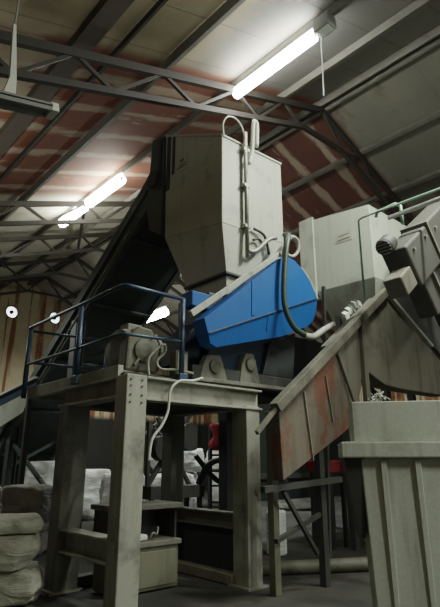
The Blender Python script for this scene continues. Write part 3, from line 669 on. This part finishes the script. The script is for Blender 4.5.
# netting lying in the collar
nt = MB()
for k in range(16):
    p = bp(.28 + random.random() * .16, .25 + random.random() * .12, 1.985 + random.random() * .05)
    nt.tube([p, p + V((random.uniform(-.06, .06), random.uniform(-.06, .06), random.uniform(.01, .05))), p + V((random.uniform(-.10, .10), random.uniform(-.06, .06), -.01))], .006, 5, 4)
tg = nt.build('tangled_netting', 'hose_white', loc=bp(.5, .3, 2.0))
tag(tg, 'tangle of pale netting heaped on top of the pale bin', 'netting')
bl = MB().loft([ring(.16, W - .15, .10, Dp - .09, 1.80), ring(.16, W - .15, .10, Dp - .09, 1.95)]).build('bin_contents', 'dark', BN)

# ------------------------------------------------------------------ under and behind the platform
CB = thing('control_cabinet', 'olive grey cabinet with an open shelf between the platform legs', 'cabinet', (4.0, 5.75, 0))
MB().box((3.40, 5.62, .02), (4.32, 6.1, .50)).build('cabinet_body', 'cabinet', CB, .012)
MB().box((3.46, 5.605, .06), (4.28, 5.62, .45)).build('door', 'cabinet', CB, .006)
MB().box((3.38, 5.58, .50), (4.34, 6.14, .56)).build('worktop', 'grey_cast', CB, .008)
MB().box((3.38, 5.70, .56), (3.41, 6.12, .92)).build('side_panel', 'dark', CB)
MB().box((4.31, 5.70, .56), (4.34, 6.12, .92)).build('side_panel', 'dark', CB)
MB().box((3.41, 6.08, .56), (4.31, 6.12, .92)).build('back_panel', 'dark', CB)
MB().box((3.34, 5.60, .92), (4.38, 6.16, .98)).build('top_shelf', 'grey_cast', CB, .008)
sp = MB().tube([(3.95, 5.72, .58), (3.98, 5.70, .64), (4.05, 5.72, .62), (4.08, 5.74, .70)], .014, 8, 4).build('bent_tool', 'pipe', loc=(3.95, 5.72, .565), smooth=True)
tag(sp, 'small bent metal tool lying on the cabinet worktop', 'tool')
rg = MB().obox((3.78, 5.72, .60), (.1, 0, 0), (0, .06, 0), (0, 0, .035)).build('white_rag', 'sack_white', loc=(3.78, 5.72, .56), bevel=.02)
tag(rg, 'folded white rag on the cabinet worktop', 'rag')

# sacks ------------------------------------------------------------------
def sack(c, size, rot, seed, mat, label, group, sag=.12, name='woven_sack', ex=.55, top=.92):
    b = bmesh.new(); bmesh.ops.create_icosphere(b, subdivisions=5, radius=1)
    R = Matrix.Rotation(rot, 3, 'Z'); off = V((seed * 7.3, seed * 3.1, seed * 1.7))
    for v in b.verts:
        p = v.co.copy(); q = V([math.copysign(abs(x) ** ex, x) for x in p])
        q.normalize(); m = max(abs(p.x), abs(p.y), abs(p.z)); q = p / (m ** .62)
        q = V((q.x * size[0], q.y * size[1], q.z * size[2]))
        n = p.normalized()
        w = mnoise.noise(q * 2.1 + off) * sag + mnoise.noise(V((q.x * 3, q.y * 3, q.z * 9)) + off) * sag * .5 + abs(mnoise.noise(V((q.x * 7, q.y * 7, q.z * 4)) + off)) * sag * .22
        q += n * w * min(size)*1.3
        q.z = max(-size[2] * .9, min(size[2] * top, q.z))
        v.co = R @ q
    me = bpy.data.meshes.new(name); b.to_mesh(me); b.free()
    for p in me.polygons: p.use_smooth = True
    me.materials.append(M[mat]); o = bpy.data.objects.new(name, me); COL.objects.link(o)
    o.location = (c[0], c[1], c[2] + size[2] * .9)
    return tag(o, label, 'sack', group)
G1 = 'sacks stacked at the left'
sack((2.27, 6.40, 0), (.60, .42, .21), -.5, 1, 'sack', 'wrinkled cream woven sack at the bottom of the stack, lower left corner', G1, .3)
sack((2.24, 6.45, .385), (.56, .42, .17), -.75, 2, 'sack', 'wrinkled cream woven sack in the middle of the stack at lower left', G1, .3)
sack((2.36, 6.48, .70), (.50, .36, .10), -.3, 3, 'sack', 'wrinkled cream woven sack on top of the stack at lower left', G1, .3)
G2 = 'grey sacks behind the stack at left'
sack((3.1, 10.6, 0), (.62, .55, .62), .2, 4, 'sack_dim', 'dusty grey bulk sack under the conveyor at the far left edge', G2, .15)
sack((3.85, 9.2, 0), (.40, .42, .60), .7, 5, 'sack_dim', 'dusty grey bulk sack under the conveyor, beside the left platform leg', G2, .15)
sack((5.35, 11.9, 0), (.5, .5, .82), .3, 6, 'sack_white', 'bright white sack standing beneath the conveyor left of the platform leg', G2, .15)
sack((6.9, 11.2, 0), (.5, .5, .66), .9, 7, 'sack_white', 'bright white sack seen between the two left platform legs', G2, .15)
G3 = 'white bulk sacks seen through the platform'
for k, (x, y, z, s, lab) in enumerate([
    (9.0, 12.4, 0, (.6, .6, .62), 'white bulk sack on the floor just right of the front platform leg'),
    (10.9, 14.3, 0, (.75, .7, .62), 'white bulk sack seen left of the open rack, lower one of its pile'),
    (10.9, 14.35, 1.14, (.8, .7, .42), 'white bulk sack lying on top of the pile left of the open rack'),
    (12.7, 13.7, 0, (.7, .65, .66), 'white bulk sack seen behind the open rack, lower one'),
    (12.7, 13.75, 1.21, (.68, .62, .40), 'white bulk sack on top behind the open rack'),
    (13.6, 11.6, 0, (.6, .6, .7), 'pale bulk sack standing right of the open rack'),
    (7.2, 13.6, 0, (.6, .6, .7), 'pale bulk sack behind the front platform leg')]):
    sack((x, y, z), s, k * .8, 10 + k, 'sack_white', lab, G3, .14)

# open rack with rungs
RK = thing('open_rack', 'black open steel rack with horizontal rungs seen through the platform', 'rack', (10.4, 11.6, 0))
a0, a1 = V((10.25, 11.9, 0)), V((11.3, 11.0, 0))
for p in (a0, a1): MB().bar(p, p + V((0, 0, 2.6)), .09, .09).build('upright', 'black', RK)
for z in (.35, .8, 1.2, 1.65, 2.1, 2.55): MB().bar(a0 + V((0, 0, z)), a1 + V((0, 0, z)), .05, .06).build('rung', 'black', RK)
rc = MB(); n = 10
rings = []
for k in range(7):
    z = 2.55 - k * .13; r = .16 + .05 * math.sin(k * 1.7)
    rings.append([V((10.18 + (r + .04 * math.sin(3 * t + k)) * 1.5 * math.cos(t), 11.48 + r * .5 * math.sin(t), z)) for t in [2 * math.pi * i / n for i in range(n)]])
tag(rc.loft(rings).build('hanging_cloth', 'red', loc=(10.18, 11.48, 2.0), smooth=True), 'dark red cloth hanging on the black open rack', 'cloth')
# far machine frame between the left legs
FM = thing('scrap_frame', 'dark tangled machine frame seen between the left platform legs', 'machine', (6.6, 9.4, 0))
random.seed(3)
MB().box((6.2, 9.0, .75), (7.6, 9.6, 1.0)).build('frame_table', 'dark', FM, .01)
for u, v in ((6.25, 9.05), (7.5, 9.05), (6.25, 9.5), (7.5, 9.5)): MB().bar((u, v, 0), (u, v, .75), .08, .08).build('leg', 'dark', FM)
MB().lathe((6.6, 9.2, 1.75), (0, 1, 0), [(-.1, .001), (-.1, .26), (.15, .26), (.15, .001)], 20).build('pulley', 'dark', FM)
MB().lathe((7.3, 9.2, 2.0), (0, 1, 0), [(-.1, .001), (-.1, .3), (.15, .3), (.15, .001)], 20).build('pulley', 'dark', FM)
MB().bar((6.3, 9.3, 1.0), (7.4, 9.3, 2.5), .09, .09).build('strut', 'dark', FM)
MB().bar((7.4, 9.3, 1.0), (6.5, 9.3, 2.4), .07, .07).build('strut', 'dark', FM)
MB().bar((6.3, 9.3, 1.0), (6.3, 9.3, 2.3), .07, .07).build('strut', 'dark', FM)
MB().tube([(7.5, 9.1, 1.0), (7.7, 9.0, 1.4), (8.2, 9.1, 1.5), (8.6, 9.2, 1.2)], .07, 10, 5).build('bent_duct', 'black', FM, smooth=True)
MB().tube([(7.5, 9.2, 1.6), (8.0, 9.1, 1.1), (8.7, 9.2, .9)], .06, 10, 5).build('bent_duct', 'black', FM, smooth=True)
# crossed braces and added dark backdrop high behind
FB = thing('far_gantry', 'dark cross-braced steel gantry far behind the platform', 'gantry', (10.6, 14.8, 0))
for u in (9.6, 11.6): MB().bar((u, 15.4, 0), (u, 15.4, 3.6), .12, .12).build('gantry_post', 'truss', FB)
MB().bar((9.6, 15.4, 3.5), (11.6, 15.4, 3.5), .12, .2).build('gantry_beam', 'truss', FB)
MB().bar((9.6, 15.4, 1.9), (11.6, 15.4, 3.4), .07, .07).build('cross_brace', 'truss', FB)
MB().bar((11.6, 15.4, 1.9), (9.6, 15.4, 3.4), .07, .07).build('cross_brace', 'truss', FB)
PR = thing('dark_backdrop', 'large black press block added to darken the view behind the trough legs', 'backdrop', (8.0, 7.4, 0))  # invented black mass, added to darken the floor and wall seen here
MB().box((7.4, 7.3, .75), (10.8, 8.1, 4.2)).build('backdrop_body', 'black', PR, .02)
for u, v in ((7.5, 7.4), (10.7, 7.4), (7.5, 8.0), (10.7, 8.0)): MB().bar((u, v, 0), (u, v, .75), .14, .14).build('leg', 'black', PR)  # legs of the added dark backdrop
MB().bar((7.4, 7.28, 1.2), (10.8, 7.28, 1.2), .06, .1).build('backdrop_rail', 'dark', PR, .005)
MB().bar((8.3, 7.28, .75), (8.3, 7.28, 2.7), .06, .1).build('backdrop_rail', 'dark', PR, .005)
RB = thing('red_container', 'faded red container on the floor behind the trough legs', 'container', (8.4, 6.0, 0))
MB().loft([[(7.98, 5.95, 1.28), (8.5, 5.95, 1.28), (8.5, 6.45, 1.28), (7.98, 6.45, 1.28)], [(7.9, 5.9, 1.5), (8.6, 5.9, 1.5), (8.6, 6.5, 1.5), (7.9, 6.5, 1.5)]]).build('tub', 'red', RB, .02)
MB().box((8.0, 5.97, 1.18), (8.48, 6.43, 1.28)).build('stand_top', 'black', RB, .01)
for u, v in ((8.05, 6.0), (8.44, 6.0), (8.05, 6.4), (8.44, 6.4)): MB().bar((u, v, 0), (u, v, 1.18), .07, .07).build('leg', 'black', RB)
lp = MB().tube([(5.3, 5.55, .09), (6.2, 5.0, .09), (7.4, 4.3, .10)], .09, 12, 4).build('floor_pipe', 'olive', loc=(6.2, 5.0, 0), smooth=True)
tag(lp, 'grey pipe lying on the floor behind the trough legs', 'pipe')
wc = MB().obox((6.9, 6.3, .35), (.13, 0, 0), (0, .13, 0), (0, 0, .35)).build('white_canister', 'sack_white', loc=(6.9, 6.3, 0), bevel=.04)
tag(wc, 'small white canister standing between the trough legs', 'canister')

# ------------------------------------------------------------------ light
def area(loc, rot, sx, sy, power, col=(.96, 1, .88)):  # unseen lights without fixtures, added to brighten what the modelled tubes leave dark
    l = bpy.data.lights.new('fill_light', 'AREA'); l.shape = 'RECTANGLE'; l.size = sx; l.size_y = sy; l.energy = power; l.color = col
    o = bpy.data.objects.new('fill_light', l); o.location = loc; o.rotation_euler = rot; COL.objects.link(o); return o
area((5.45, -2.5, 7.6), (0, 0, 0), .15, 2.4, 120)
area((10.5, -2.0, 7.2), (0, 0, 0), .15, 2.4, 120)
area((7.0, 1.6, 8.0), (0, 0, 0), .15, 2.2, 640)
area((13.0, 13.0, 6.2), (0, 0, 0), .3, 2.4, 330, (.95, 1, 1))
area((10.5, 18.0, 6.0), (0, 0, 0), .3, 2.4, 160)
area((1.8, 14.0, 5.6), (0, 0, 0), .2, 2.4, 130)
area((2.3, 0.5, 5.5), (math.pi, 0, 0), 1.2, 1.2, 78)  # unseen uplight added to brighten the cream roof
area((1.5, 8.8, 5.4), (math.pi, 0, 0), .3, 2.0, 24)
area((4.2, -2.4, 5.2), (0, 0, 0), .15, 2.0, 210)  # unseen light added to brighten the bin front
area((9.0, -6.5, 2.6), (math.pi / 2, 0, 0), 3.5, 3.0, 80, (.92, 1, .93))  # added fill from behind the camera, no opening in that wall

w = bpy.data.worlds.new('overcast'); scene.world = w; w.use_nodes = True
bg = w.node_tree.nodes['Background']; bg.inputs[0].default_value = (.85, .93, 1, 1); bg.inputs[1].default_value = 3.0

# ------------------------------------------------------------------ camera
cam = bpy.data.cameras.new('camera'); co = bpy.data.objects.new('camera', cam); COL.objects.link(co)
co.location = (0, 0, 1.5); co.rotation_euler = (math.radians(90 + 17.11), 0, math.radians(48.2 - 90))
cam.sensor_fit = 'VERTICAL'; cam.sensor_height = 36; cam.lens = 36 * 510 / 607
cam.clip_end = 200
scene.camera = co
scene.view_settings.view_transform = 'Filmic'
scene.view_settings.look = 'None'
scene.view_settings.exposure = 0.08
scene.cycles.use_denoising = True
scene.cycles.max_bounces = 8
for o in bpy.data.objects:
    if '_loc' in o: del o['_loc']
